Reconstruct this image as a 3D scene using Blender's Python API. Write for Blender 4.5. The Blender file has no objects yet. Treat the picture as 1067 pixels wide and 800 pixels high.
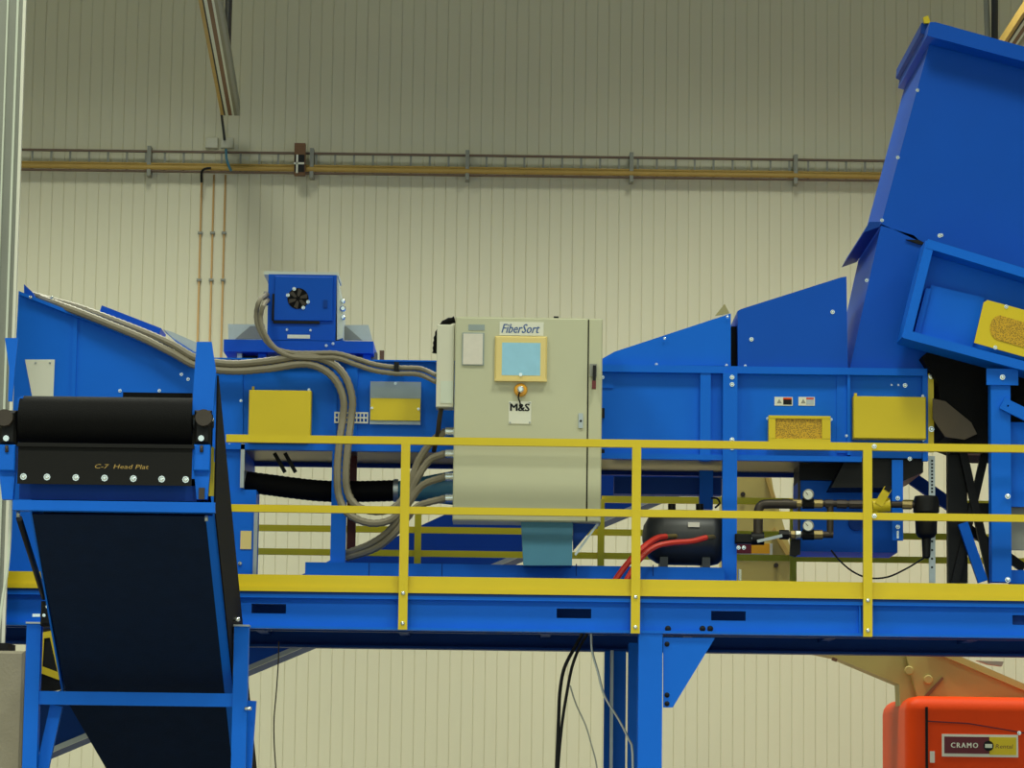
import bpy, math, random
from mathutils import Vector, Matrix
random.seed(4)
SC = bpy.context.scene
COL = SC.collection
# ------------------------------------------------------------------ camera
F = 3300.0; EYE = 1.65; CAMY = -23.2
PITCH = math.atan(430.0 / F); ROLL = 0.0131
cd = bpy.data.cameras.new('camera'); cam = bpy.data.objects.new('camera', cd); COL.objects.link(cam)
cd.sensor_width = 36.0; cd.lens = 36.0 * F / 1067.0; cd.clip_end = 200
cam.matrix_world = Matrix.Translation((0, CAMY, EYE)) @ Matrix.Rotation(math.pi/2 + PITCH, 4, 'X') @ Matrix.Rotation(ROLL, 4, 'Z')
SC.camera = cam
# ------------------------------------------------------------------ light
SC.view_settings.view_transform = 'Standard'; SC.view_settings.look = 'None'
SC.view_settings.gamma = 1.0; SC.view_settings.use_curve_mapping = False
SC.view_settings.exposure = 0.0
W = bpy.data.worlds.new('ambient_fill'); SC.world = W; W.use_nodes = True  # unseen cool ambient fill, added as soft frontal light through the open hall front
W.node_tree.nodes['Background'].inputs[0].default_value = (0.83, 1.0, 0.92, 1)
W.node_tree.nodes['Background'].inputs[1].default_value = 1.06
def spot(x, y, z, power, col, half=62, blend=0.55, rad=0.35):
    l = bpy.data.lights.new('high_bay_light', 'SPOT'); l.energy = power; l.color = col
    l.spot_size = math.radians(2*half); l.spot_blend = blend; l.shadow_soft_size = rad
    o = bpy.data.objects.new('high_bay_light', l); COL.objects.link(o); o.location = (x, y, z)
WARM = (0.96, 1.0, 0.84)
for lx in (-9.0, -3.4, 2.4, 8.4):
    spot(lx, 4.6, 11.4, 2050, WARM, 66, 0.9, 0.8)
    spot(lx, -3.5, 11.4, 1000, WARM, 66, 0.8, 0.8)
    spot(lx, -12.5, 11.4, 2800, WARM, 70, 0.8, 0.8)
# ------------------------------------------------------------------ pixel -> world point on the plane Y
CR, SR, CP, SP = math.cos(ROLL), math.sin(ROLL), math.cos(PITCH), math.sin(PITCH)
def P(px, py, Y):
    u = (px - 533.5) / F; v = (400.0 - py) / F
    u0 = u*CR - v*SR; v0 = u*SR + v*CR
    dx, dy, dz = u0, CP - v0*SP, SP + v0*CP
    t = (Y - CAMY) / dy
    return Vector((dx*t, Y, EYE + dz*t))
# ------------------------------------------------------------------ materials
def lin(c):
    return tuple(((x/255.0)/12.92 if x/255.0 <= 0.04045 else ((x/255.0+0.055)/1.055)**2.4) for x in c) + (1,)
MATS = {}
def mat(name, rgb, rough=0.5, metal=0.0, var=0.06, scale=6.0, bump=0.0, bscale=60.0, spec=0.5, emit=0.0, alpha=1.0, trans=0.0, stretch=None):
    m = bpy.data.materials.new(name); m.use_nodes = True
    nt = m.node_tree; b = nt.nodes['Principled BSDF']
    tc = nt.nodes.new('ShaderNodeTexCoord'); mp = nt.nodes.new('ShaderNodeMapping')
    if stretch: mp.inputs['Scale'].default_value = stretch
    nt.links.new(tc.outputs['Object'], mp.inputs[0])
    n = nt.nodes.new('ShaderNodeTexNoise'); n.inputs['Scale'].default_value = scale; n.inputs['Detail'].default_value = 5
    nt.links.new(mp.outputs[0], n.inputs['Vector'])
    mx = nt.nodes.new('ShaderNodeMix'); mx.data_type = 'RGBA'
    c = lin(rgb)
    mx.inputs[6].default_value = tuple(x*(1-var) for x in c[:3]) + (1,)
    mx.inputs[7].default_value = tuple(min(1, x*(1+var)) for x in c[:3]) + (1,)
    nt.links.new(n.outputs['Fac'], mx.inputs[0]); nt.links.new(mx.outputs[2], b.inputs['Base Color'])
    b.inputs['Roughness'].default_value = rough; b.inputs['Metallic'].default_value = metal
    b.inputs['Specular IOR Level'].default_value = spec
    if bump:
        n2 = nt.nodes.new('ShaderNodeTexNoise'); n2.inputs['Scale'].default_value = bscale
        nt.links.new(mp.outputs[0], n2.inputs['Vector'])
        bp = nt.nodes.new('ShaderNodeBump'); bp.inputs['Strength'].default_value = bump; bp.inputs['Distance'].default_value = 0.01
        nt.links.new(n2.outputs['Fac'], bp.inputs['Height']); nt.links.new(bp.outputs[0], b.inputs['Normal'])
    if emit:
        nt.links.new(mx.outputs[2], b.inputs['Emission Color']); b.inputs['Emission Strength'].default_value = emit
    if trans: b.inputs['Transmission Weight'].default_value = trans
    if alpha < 1: b.inputs['Alpha'].default_value = alpha
    MATS[name] = m
    return m
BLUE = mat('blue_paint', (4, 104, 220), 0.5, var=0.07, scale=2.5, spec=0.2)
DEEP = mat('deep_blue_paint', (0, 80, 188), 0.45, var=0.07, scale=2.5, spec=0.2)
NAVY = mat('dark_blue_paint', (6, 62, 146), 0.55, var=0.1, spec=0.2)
YEL = mat('yellow_paint', (216, 191, 6), 0.42, var=0.05, scale=3)
WALLM = mat('cream_cladding', (220, 216, 190), 0.6, var=0.03, scale=0.6, stretch=(1, 1, 0.3))
WALLB = mat('cladding_joint', (204, 199, 172), 0.8)
CONC = mat('concrete', (150, 142, 122), 0.9, var=0.15, scale=4, bump=0.3)
FLOORM = mat('concrete_floor', (140, 136, 126), 0.75, var=0.12, scale=1.5)
CEILM = mat('ceiling_sheet', (150, 150, 140), 0.7)
BEIGE = mat('beige_enamel', (192, 192, 162), 0.45, var=0.03, scale=3)
BEIGE2 = mat('pale_beige_plastic', (212, 210, 190), 0.5, var=0.03)
FRAMEC = mat('cream_bezel', (226, 204, 132), 0.5, var=0.03)
SCREEN = mat('screen_glass', (130, 178, 196), 0.25, var=0.1, scale=14, emit=0.25)
WHITE = mat('white_plate', (222, 222, 206), 0.5, var=0.03)
PAPER = mat('paper', (218, 212, 200), 0.7, var=0.06, scale=30)
TEAL = mat('teal_paint', (62, 124, 152), 0.5, var=0.1)
BLACK = mat('black_rubber', (6, 6, 6), 0.75, var=0.3, scale=40, bump=0.25, bscale=120, spec=0.15)
DARK = mat('black_steel', (13, 13, 14), 0.5, var=0.2, spec=0.25)
RBELT = mat('belt_blue_reflection', (8, 28, 56), 0.7, var=0.25, scale=9, bump=0.15, bscale=80, spec=0.15)  # black belt with its blue reflections put into the colour
SOOT = mat('dark_brown_plate', (70, 56, 34), 0.5, var=0.3, scale=6)
PLATE = mat('black_plate', (18, 17, 15), 0.55, var=0.25, scale=12, spec=0.2)
STEEL = mat('galvanised_steel', (178, 184, 184), 0.38, 0.75, var=0.12, scale=18)
GREYP = mat('grey_paint', (140, 142, 132), 0.5, var=0.06)
PALE = mat('pale_enamel', (205, 212, 196), 0.45, var=0.04)
CHROME = mat('zinc_bolt', (225, 232, 230), 0.22, 0.85, var=0.04)
PAN = mat('pan_wall_reflection', (150, 128, 88), 0.33, 0.8, var=0.12, scale=3)  # steel tinted tan, the wall's reflection put into its colour
HOSE = mat('grey_flex_conduit', (132, 124, 104), 0.55, var=0.1, scale=20)
RED = mat('red_hose', (205, 52, 34), 0.4, var=0.08)
DRED = mat('dark_red_paint', (96, 22, 22), 0.5)
TANK = mat('tank_dark_grey', (48, 50, 50), 0.4, var=0.12)
PIPE = mat('iron_pipe', (66, 58, 50), 0.45, 0.5, var=0.15, scale=12)
BRASS = mat('brass', (150, 132, 84), 0.42, 0.6, var=0.1)
GOLD = mat('amber_button', (224, 160, 24), 0.3, var=0.06)
CREAM = mat('tan_paint', (186, 168, 96), 0.5, var=0.05, scale=3)
ORANGE = mat('orange_paint', (224, 66, 4), 0.5, var=0.05, spec=0.2)
MAROON = mat('maroon_print', (96, 18, 36), 0.5)
MUST = mat('mustard_cable', (180, 148, 74), 0.55, var=0.14, scale=8)
BROWN = mat('brown_steel', (112, 76, 44), 0.6, var=0.15)
RODM = mat('rusty_rail', (112, 92, 78), 0.6, var=0.15)
OCHRE = mat('orange_conduit', (196, 158, 104), 0.6)
DUCT = mat('grey_ceiling_channel', (126, 124, 104), 0.5, 0.2, var=0.1)
LBLUE = mat('light_blue_print', (60, 92, 150), 0.6)
PLEX = mat('clear_plastic', (190, 205, 206), 0.2, var=0.05, alpha=0.55)
def mesh_holes():
    m = mat('yellow_expanded_mesh', (196, 146, 14), 0.5); nt = m.node_tree; b = nt.nodes['Principled BSDF']
    tc = nt.nodes.new('ShaderNodeTexCoord'); v = nt.nodes.new('ShaderNodeTexVoronoi'); v.inputs['Scale'].default_value = 110
    nt.links.new(tc.outputs['Object'], v.inputs['Vector'])
    r = nt.nodes.new('ShaderNodeValToRGB'); r.color_ramp.elements[0].position = 0.25; r.color_ramp.elements[0].color = lin((112, 88, 12))
    r.color_ramp.elements[1].position = 0.55; r.color_ramp.elements[1].color = lin((206, 162, 20))
    nt.links.new(v.outputs['Distance'], r.inputs[0]); nt.links.new(r.outputs[0], b.inputs['Base Color'])
    return m
MESHY = mesh_holes()
# ------------------------------------------------------------------ mesh helpers
def origin(o):
    return Vector(o.get('_org', (0, 0, 0))) if o else Vector((0, 0, 0))
ORG = {}
class MB:
    def __init__(s): s.v = []; s.f = []; s.sm = []
    def add(s, vs, fs, smooth=False):
        n = len(s.v); s.v += [Vector(v) for v in vs]; s.f += [tuple(i+n for i in f) for f in fs]; s.sm += [smooth]*len(fs); return s
    def box(s, x0, y0, z0, x1, y1, z1):
        if x0 > x1: x0, x1 = x1, x0
        if y0 > y1: y0, y1 = y1, y0
        if z0 > z1: z0, z1 = z1, z0
        return s.add([(x0,y0,z0),(x1,y0,z0),(x1,y1,z0),(x0,y1,z0),(x0,y0,z1),(x1,y0,z1),(x1,y1,z1),(x0,y1,z1)],
                     [(0,3,2,1),(4,5,6,7),(0,1,5,4),(1,2,6,5),(2,3,7,6),(3,0,4,7)])
    def bev(s, x0, y0, z0, x1, y1, z1, b):      # box with its front (-Y) edges chamfered
        if z0 > z1: z0, z1 = z1, z0
        if x0 > x1: x0, x1 = x1, x0
        vs = [(x0+b,y0,z0+b),(x1-b,y0,z0+b),(x1-b,y0,z1-b),(x0+b,y0,z1-b),(x0,y0+b,z0),(x1,y0+b,z0),(x1,y0+b,z1),(x0,y0+b,z1),(x0,y1,z0),(x1,y1,z0),(x1,y1,z1),(x0,y1,z1)]
        fs = [(0,1,2,3),(0,4,5,1),(1,5,6,2),(2,6,7,3),(3,7,4,0),(4,8,9,5),(5,9,10,6),(6,10,11,7),(7,11,8,4),(8,11,10,9)]
        return s.add(vs, fs)
    def pbox(s, px0, py0, px1, py1, Y0, Y1, b=0):   # rectangle seen at px on plane Y0, thickness to Y1
        xc, yc = (px0+px1)/2, (py0+py1)/2
        x0 = P(px0, yc, Y0).x; x1 = P(px1, yc, Y0).x; z1 = P(xc, py0, Y0).z; z0 = P(xc, py1, Y0).z
        return s.bev(x0, Y0, z0, x1, Y1, z1, b) if b else s.box(x0, Y0, z0, x1, Y1, z1)
    def poly(s, pts, ext):                     # planar 3-D polygon extruded by a vector
        n = len(pts); pts = [Vector(p) for p in pts]; e = Vector(ext)
        return s.add(pts + [p+e for p in pts], [tuple(range(n)), tuple(range(2*n-1, n-1, -1))] + [(i, i+n, (i+1) % n + n, (i+1) % n) for i in range(n)])
    def ppoly(s, pxs, Y0, Y1):
        return s.poly([P(x, y, Y0) for x, y in pxs], (0, Y1-Y0, 0))
    def cyl(s, p0, p1, r, n=12, r2=None, smooth=True):
        p0, p1 = Vector(p0), Vector(p1); d = (p1-p0).normalized(); r2 = r if r2 is None else r2
        a = d.orthogonal().normalized(); b = d.cross(a)
        vs = []
        for p, rr in ((p0, r), (p1, r2)):
            vs += [p + rr*(math.cos(2*math.pi*k/n)*a + math.sin(2*math.pi*k/n)*b) for k in range(n)]
        s.add(vs, [(k, (k+1) % n, (k+1) % n+n, k+n) for k in range(n)], smooth)
        return s.add(vs, [tuple(range(n-1, -1, -1)), tuple(range(n, 2*n))])
    def lathe(s, p0, axis, prof, n=20):        # prof: list of (t along axis, radius)
        p0 = Vector(p0); d = Vector(axis).normalized(); a = d.orthogonal().normalized(); b = d.cross(a); vs = []
        for t, r in prof:
            vs += [p0 + d*t + r*(math.cos(2*math.pi*k/n)*a + math.sin(2*math.pi*k/n)*b) for k in range(n)]
        fs = []
        for i in range(len(prof)-1):
            fs += [(i*n+k, i*n+(k+1) % n, (i+1)*n+(k+1) % n, (i+1)*n+k) for k in range(n)]
        s.add(vs, fs, True)
        m = (len(prof)-1)*n
        return s.add(vs, [tuple(range(n-1, -1, -1)), tuple(range(m, m+n))])
    def tube(s, pts, r, n=8, step=0.03, rib=0.0):
        pts = [Vector(p) for p in pts]; cp = []
        if len(pts) == 2: cp = pts
        else:
            q = [2*pts[0]-pts[1]] + pts + [2*pts[-1]-pts[-2]]
            for i in range(1, len(q)-2):
                L = (q[i+1]-q[i]).length; m = max(2, int(L/step))
                for k in range(m):
                    t = k/m; a, b, c, d = q[i-1], q[i], q[i+1], q[i+2]
                    cp.append(0.5*((2*b)+(c-a)*t+(2*a-5*b+4*c-d)*t*t+(3*b-a-3*c+d)*t**3))
            cp.append(pts[-1])
        up = None; vs = []
        for i, p in enumerate(cp):
            d = (cp[min(i+1, len(cp)-1)]-cp[max(i-1, 0)]).normalized()
            up = (d.orthogonal() if up is None else (up - d*up.dot(d))).normalized(); b = d.cross(up)
            rr = r*(1-rib*(i % 2))
            vs += [p + rr*(math.cos(2*math.pi*k/n)*up + math.sin(2*math.pi*k/n)*b) for k in range(n)]
        s.add(vs, [(i*n+k, i*n+(k+1) % n, (i+1)*n+(k+1) % n, (i+1)*n+k) for i in range(len(cp)-1) for k in range(n)], True)
        m = (len(cp)-1)*n
        return s.add(vs, [tuple(range(n-1, -1, -1)), tuple(range(m, m+n))])
    def bar(s, p0, p1, w, h, up=(0, 1, 0)):     # rectangular bar; w across in the picture plane, h along 'up'
        p0, p1 = Vector(p0), Vector(p1); d = (p1-p0).normalized(); u = Vector(up); u = (u-d*u.dot(d)).normalized(); a = d.cross(u)
        vs = [p + sx*a*w/2 + sy*u*h/2 for p in (p0, p1) for sx, sy in ((-1,-1),(1,-1),(1,1),(-1,1))]
        return s.add(vs, [(3,2,1,0),(4,5,6,7),(0,1,5,4),(1,2,6,5),(2,3,7,6),(3,0,4,7)])
    def disc(s, px, py, Y, r, th, n=20):       # short cylinder facing -Y on the plane Y
        p = P(px, py, Y); return s.cyl(p, p+Vector((0, -th, 0)), r, n)
    def build(s, name, m, parent=None, label=None):
        if parent is not None: og = ORG[parent.name]
        else:
            xs = [v.x for v in s.v]; ys = [v.y for v in s.v]; zs = [v.z for v in s.v]
            og = Vector(((min(xs)+max(xs))/2, (min(ys)+max(ys))/2, min(zs)))
        me = bpy.data.meshes.new(name); me.from_pydata([v-og for v in s.v], [], s.f)
        me.polygons.foreach_set('use_smooth', s.sm); me.update()
        import bmesh
        bm = bmesh.new(); bm.from_mesh(me); bmesh.ops.remove_doubles(bm, verts=bm.verts, dist=1e-6) if any(s.sm) else None
        bmesh.ops.recalc_face_normals(bm, faces=bm.faces); 
        for e in bm.edges:
            if len(e.link_faces) == 2 and e.calc_face_angle(0) > 0.7: e.smooth = False
        bm.to_mesh(me); bm.free()
        me.materials.append(m)
        o = bpy.data.objects.new(name, me); COL.objects.link(o)
        ORG[o.name] = og
        if parent is not None: o.parent = parent
        else: o.location = og
        if label: o['label'] = label
        return o
def thing(name, label, cat, base, group=None):
    o = bpy.data.objects.new(name, None); COL.objects.link(o); o.location = base; o.empty_display_size = 0.2
    ORG[o.name] = Vector(base); o['label'] = label; o['category'] = cat
    if group: o['group'] = group
    return o
def tag(o, label, cat, group=None):
    o['label'] = label; o['category'] = cat
    if group: o['group'] = group
    return o
def struct(o): o['kind'] = 'structure'; return o
def inst(o, d, parent=None):
    c = o.copy(); COL.objects.link(c); c.location = o.location + Vector(d); ORG[c.name] = ORG[o.name] + Vector(d) if parent is None else ORG[o.name]
    if parent is not None: c.parent = parent
    return c
BOLT = {}
def bolt(parent, px, py, Y, r=0.014, m=None, name='bolt'):
    m = m or CHROME; k = (round(r, 4), m.name); p = P(px, py, Y)
    if k not in BOLT:
        b = MB(); b.lathe((0, 0, 0), (0, -1, 0), [(0, r*1.3), (0.004, r*1.3), (0.004, r*0.95), (0.011, r*0.9), (0.015, r*0.5)], 8)
        o = b.build(name, m, None); me = o.data; me.transform(Matrix.Translation(ORG[o.name])); bpy.data.objects.remove(o); BOLT[k] = me
    o = bpy.data.objects.new(name, BOLT[k]); COL.objects.link(o); o.parent = parent; o.location = p - ORG[parent.name]
    ORG[o.name] = ORG[parent.name]
    return o
def text(s, px, py, Y, h, m, parent, name='lettering', shear=0.0, width=None, bold=0.0, spacing=1.0):
    c = bpy.data.curves.new(name, 'FONT'); c.body = s; c.size = 1.0; c.align_x = 'CENTER'; c.align_y = 'CENTER'; c.shear = shear; c.space_character = spacing; c.resolution_u = 2
    t = bpy.data.objects.new(name, c); COL.objects.link(t)
    bpy.context.view_layer.update()
    me = bpy.data.meshes.new_from_object(t.evaluated_get(bpy.context.evaluated_depsgraph_get()))
    bpy.data.objects.remove(t)
    xs = [v.co.x for v in me.vertices]; ys = [v.co.y for v in me.vertices]
    w0, h0 = max(xs)-min(xs), max(ys)-min(ys); sy = h/h0; sx = width/w0 if width else sy; p = P(px, py, Y)-ORG[parent.name]
    cx, cy = (max(xs)+min(xs))/2, (max(ys)+min(ys))/2
    for v in me.vertices:
        x, y = v.co.x-cx, v.co.y-cy
        v.co = Vector((p.x+x*sx, p.y, p.z+y*sy))
    if bold:                                     # heavier strokes: the same glyphs again, a little to either side
        import bmesh
        bm = bmesh.new(); bm.from_mesh(me); geo = bm.verts[:]+bm.edges[:]+bm.faces[:]
        for k in (-1, 1):
            d = bmesh.ops.duplicate(bm, geom=geo)['geom']
            bmesh.ops.translate(bm, vec=(k*bold*h, -0.0002*(k+1.5), 0), verts=[g_ for g_ in d if isinstance(g_, bmesh.types.BMVert)])
        bm.to_mesh(me); bm.free()
    me.materials.clear(); me.materials.append(m)
    o = bpy.data.objects.new(name, me); COL.objects.link(o); o.parent = parent; ORG[o.name] = ORG[parent.name]
    return o
def W_(px): return px/ (F/23.3)     # pixel length -> metres near the railing
# ------------------------------------------------------------------ hall shell
YW = 9.8
struct(MB().box(-16, -30, -0.2, 16, YW+0.4, 0).build('floor', FLOORM))
struct(MB().box(-16, -30, 12.6, 16, YW+0.4, 12.8).build('ceiling', CEILM))
struct(MB().box(-16.2, -30, 0, -16, YW+0.4, 12.6).build('wall_left', WALLM))
struct(MB().box(16, -30, 0, 16.2, YW+0.4, 12.6).build('wall_right', WALLM))
wb = struct(MB().box(-16, YW+0.007, 0, 16, YW+0.4, 12.6).build('wall_back', WALLB))
PW = 0.1225; x0 = -10.04
pm = MB(); g = 0.0015; c = 0.0045
prof = [(g, 0.007), (g, c), (g+c, 0), (PW-g-c, 0), (PW-g, c), (PW-g, 0.007)]
pm.poly([(x0+a, YW+b, 0.0) for a, b in prof], (0, 0, 12.6))
p0 = pm.build('wall_panel', WALLM, wb)
for k in range(1, 164): inst(p0, (k*PW, 0, 0), wb)
# ------------------------------------------------------------------ white steel column on the left
zpl = P(10, 670, -0.6).z
col = thing('steel_column', 'pale green-white steel column at the left edge, on a concrete base', 'column', (P(-8, 400, -0.6).x, -0.5, 0))
xr = P(17, 303, -0.6).x
MB().box(xr-0.42, -0.57, zpl, xr-0.12, -0.50, 12.6).build('web', GREYP, col)
for dx, w, m in ((-0.14, 0.012, PALE), (-0.068, 0.016, PALE), (-0.022, 0.022, WHITE)):
    MB().box(xr+dx, -0.60, zpl, xr+dx+w, -0.56, 12.6).build('flange_lip', m, col)
MB().box(xr-0.12, -0.575, zpl, xr-0.022, -0.55, 12.6).build('channel_back', GREYP, col)
MB().box(xr-0.46, -0.62, zpl-0.06, xr+0.03, -0.28, zpl).build('base_plate', DARK, col)
tag(MB().bev(xr-0.62, -0.75, 0, P(24, 730, -0.75).x, -0.2, zpl-0.06, 0.02).build('concrete_plinth', CONC), 'rough grey concrete plinth under the pale column at the left edge', 'plinth')
# ------------------------------------------------------------------ mezzanine platform
ZD = P(533, 618, 0.03).z          # deck level
ZB = P(550, 658, 0.03).z          # beam bottom
XL, XR = -4.6, 5.2
plat = thing('steel_platform', 'raised blue steel platform carrying the sorting machine', 'platform', (P(678, 700, 0.1).x, 0.15, 0))
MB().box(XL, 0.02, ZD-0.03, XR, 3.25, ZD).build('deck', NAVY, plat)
def channel(Y, web_off, name='front_beam'):
    MB().box(XL, Y, ZD-0.055, XR, Y+0.12, ZD-0.03).build('top_flange', BLUE, plat)
    MB().box(XL, Y, ZB, XR, Y+0.12, ZB+0.02).build('bottom_flange', BLUE, plat)
channel(0.02, 0.07)
# web with four slots
slots = [(262, 298, 634), (580, 616, 639), (741, 777, 641.5), (1055, 1091, 646)]
web = MB(); y0w, y1w = 0.075, 0.09; xprev = XL
zs1, zs0 = None, None
for a, b, yc in slots:
    xa, xb = P(a, yc, y0w).x, P(b, yc, y0w).x; z1 = P((a+b)/2, yc-5, y0w).z; z0 = P((a+b)/2, yc+5, y0w).z
    web.box(xprev, y0w, ZB+0.02, xa, y1w, ZD-0.055); web.box(xa, y0w, ZB+0.02, xb, y1w, z0); web.box(xa, y0w, z1, xb, y1w, ZD-0.055); xprev = xb
web.box(xprev, y0w, ZB+0.02, XR, y1w, ZD-0.055)
web.build('web', BLUE, plat)
for a in (424-8, 657, 896, 1140):
    x = P(a, 640, 0.03).x
    MB().box(x-0.006, 0.03, ZB+0.02, x+0.006, 0.075, ZD-0.055).build('stiffener', BLUE, plat)
for px in (696, 732, 740): bolt(plat, px, 655, 0.075, 0.018, DARK)
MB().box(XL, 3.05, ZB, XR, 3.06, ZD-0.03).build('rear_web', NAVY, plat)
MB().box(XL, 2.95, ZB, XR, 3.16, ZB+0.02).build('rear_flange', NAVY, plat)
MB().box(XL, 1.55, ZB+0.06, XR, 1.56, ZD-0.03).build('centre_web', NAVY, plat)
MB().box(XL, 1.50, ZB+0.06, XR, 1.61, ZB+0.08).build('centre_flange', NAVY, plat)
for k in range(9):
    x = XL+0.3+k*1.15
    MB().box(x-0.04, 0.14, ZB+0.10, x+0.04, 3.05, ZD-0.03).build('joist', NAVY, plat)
def icolumn(px0, px1, Y, m, name):
    xa, xb = P(px0, 735, Y).x, P(px1, 735, Y).x
    MB().box(xa, Y, 0.02, xb, Y+0.014, ZB).build(name+'_flange', m, plat)
    MB().box((xa+xb)/2-0.005, Y+0.014, 0.02, (xa+xb)/2+0.005, Y+0.2, ZB).build(name+'_web', m, plat)
    MB().box(xa, Y+0.2, 0.02, xb, Y+0.214, ZB).build(name+'_flange', m, plat)
    MB().box(xa-0.06, Y-0.06, 0, xb+0.06, Y+0.28, 0.02).build('foot_plate', m, plat)
icolumn(665, 690, 0.03, BLUE, 'column'); icolumn(630, 652, 2.95, BLUE, 'rear_column'); icolumn(655, 678, 1.5, BLUE, 'middle_column')
MB().box(P(637, 735, 2.9).x-0.012, 2.80, 0.02, P(637, 735, 2.9).x+0.012, 2.94, ZB).build('conduit_riser', STEEL, plat)
for (a, b) in ((1215, 1240),):
    if a > 0: icolumn(a, b, 0.03, BLUE, 'column'); icolumn(a, b, 2.95, BLUE, 'rear_column')
MB().ppoly([(691, 664), (745, 664.5), (701, 737), (691, 737)], 0.05, 0.065).build('gusset_plate', BLUE, plat)
for px, py in ((695, 671), (695, 724), (695, 733)): bolt(plat, px, py, 0.05, 0.015, DARK)
# ------------------------------------------------------------------ front guard railing
rail = thing('guard_railing', 'bright yellow front guard railing with two rails along the platform', 'railing', (P(660, 618, 0).x, 0, ZD))
XRL = P(236, 455, 0).x
zt = P(663, 462, -0.025).z; zm = P(663, 534.5, -0.025).z
MB().box(XRL, -0.03, zt-0.028, XR, 0.02, zt+0.028).build('top_rail', YEL, rail)
MB().box(XRL, -0.025, zm-0.027, XR, 0.02, zm+0.027).build('mid_rail', YEL, rail)
xt0 = P(2, 600, 0).x
zt1 = P(533, 601.5, 0).z; zt0 = P(533, 619, 0).z
tb = MB().box(xt0-0.5, 0.022, zt0, XR, 0.03, zt1).build('toe_board', YEL, rail)
MB().box(xt0-0.5, 0.004, zt0, XR, 0.022, zt0+0.035).build('toe_lip', YEL, tb)
for px, yb in ((421.3, 656), (662.6, 660), (903.7, 663.5), (1150, 667)):
    x = P(px, 560, 0).x; zb = P(px, yb, 0).z
    po = MB().box(x-0.033, -0.034, zb, x+0.033, 0.004, zt-0.02).build('post', YEL, rail)
    p = P(px, yb, 0)
    for dz in (0.045, 0.265):
        q = MB().lathe((x, -0.034, zb+dz), (0, -1, 0), [(0, 0.017), (0.005, 0.017), (0.012, 0.012), (0.014, 0.006)], 8).build('bolt', CHROME, po)
for px, py in ((911, 465), (911, 537.5)): bolt(rail, px, py, -0.031, 0.014)
# rear railing
rr = thing('guard_railing', 'yellow rear guard railing seen through the gaps behind the machine', 'railing', (P(625, 600, 3.1).x, 3.1, ZD))
YR = 3.1
for nm, px, py, hh in (('top_rail', 660, 520.5, 0.028), ('mid_rail', 700, 555.5, 0.026), ('mid_rail', 700, 580, 0.026)):
    z = P(px, py, YR).z; MB().box(P(627 if nm == 'top_rail' else 240, py, YR).x, YR-0.02, z-hh, 5.4, YR+0.02, z+hh).build(nm, YEL, rr)
for px in (435.5, 626, 826, 1120):
    x = P(px, 560, YR).x; zz = P(px, 520.5 if px > 600 else 528, YR).z
    MB().box(x-0.028, YR-0.05, ZD, x+0.028, YR-0.02, zz).build('post', YEL, rr)
# ------------------------------------------------------------------ sorting machine
YF = 0.75; YB = 1.9
mc = thing('sorting_machine', 'long blue sorting machine standing on the platform behind the yellow railing', 'machine', (P(545, 610, YF).x, 1.2, ZD))
XM0 = P(200, 420, YF).x; XMm = P(545, 420, YF).x; XM1 = P(965, 420, YF).x
zLt = P(340, 375, YF).z; zLb = P(340, 464, YF).z; zRt = P(750, 382.5, YF).z; zRb = P(750, 474, YF).z
MB().box(XM0, YF, zLb, XMm, YB, zLt).build('body', BLUE, mc)
MB().box(XMm, YF, zRb, XM1, YB, zRt).build('body', BLUE, mc)
MB().box(XM0, YF-0.055, zLt-0.012, XMm, YF, zLt).build('top_flange', BLUE, mc)
MB().box(XM0, YF-0.06, zLb-0.045, XMm, YF, zLb-0.005).build('bottom_rail', BLUE, mc)
MB().box(XMm, YF-0.07, zRt-0.055, XM1, YF, zRt).build('top_flange', BLUE, mc)
XR1 = P(897, 470, YF).x
MB().box(XMm, YF-0.07, zRb-0.045, XR1, YF, zRb-0.005).build('bottom_rail', BLUE, mc)
MB().box(XM0+0.3, YF, zLb-0.02, XMm, YB-0.02, zLb-0.004).build('bottom_pan', PAN, mc)
MB().box(XMm, YF, zRb-0.02, P(890, 470, YF).x, YB-0.02, zRb-0.004).build('bottom_pan', PAN, mc)
for a, b in ((360, 372), (347, 351)):
    MB().pbox(a, 380, b, 460, YF-0.02, YF).build('seam_strip', BLUE, mc)
# verticals on the right body
MB().pbox(729.5, 386, 740.5, 480, YF-0.06, YF).build('stiffener', BLUE, mc)
lg = MB(); xa, xb = P(753, 500, YF-0.1).x, P(768, 500, YF-0.1).x
lg.box(xa, YF-0.10, ZD, xb, YF-0.02, zRt-0.055); lg.build('leg', BLUE, mc)
for py in (393, 400.5, 458, 466.5): bolt(mc, 762.8, py, YF-0.10, 0.014)
MB().pbox(872, 390, 883, 472, YF-0.015, YF).build('seam_strip', BLUE, mc)
MB().pbox(883, 388, 886, 474, YF-0.055, YF).build('stiffener', BLUE, mc)
MB().pbox(961.5, 390, 967, 480, YF-0.06, YF).build('stiffener', BLUE, mc)
MB().pbox(886, 464, 963, 477, YF-0.03, YF).build('end_rail', BLUE, mc)
MB().pbox(627, 387, 639, 404, YF-0.012, YF).build('corner_plate', BLUE, mc)
for py in (430, 473): MB().pbox(625.5, py-5, 630, py+5, YF-0.03, YF).build('hinge', DARK, mc)
bolt(mc, 628, 393, YF-0.015, 0.01)
ys = MB().pbox(967, 389, 973, 471, YF-0.05, YF-0.02).build('yellow_strip', YEL, mc)
for py in (392, 447): bolt(ys, 970.5, py, YF-0.05, 0.017)
for px, py in ((943, 401.5), (948, 478), (936, 401), (929, 401)): bolt(mc, px, py, YF-0.035 if py > 450 else YF, 0.013 if px in (943, 948) else 0.006)
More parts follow.
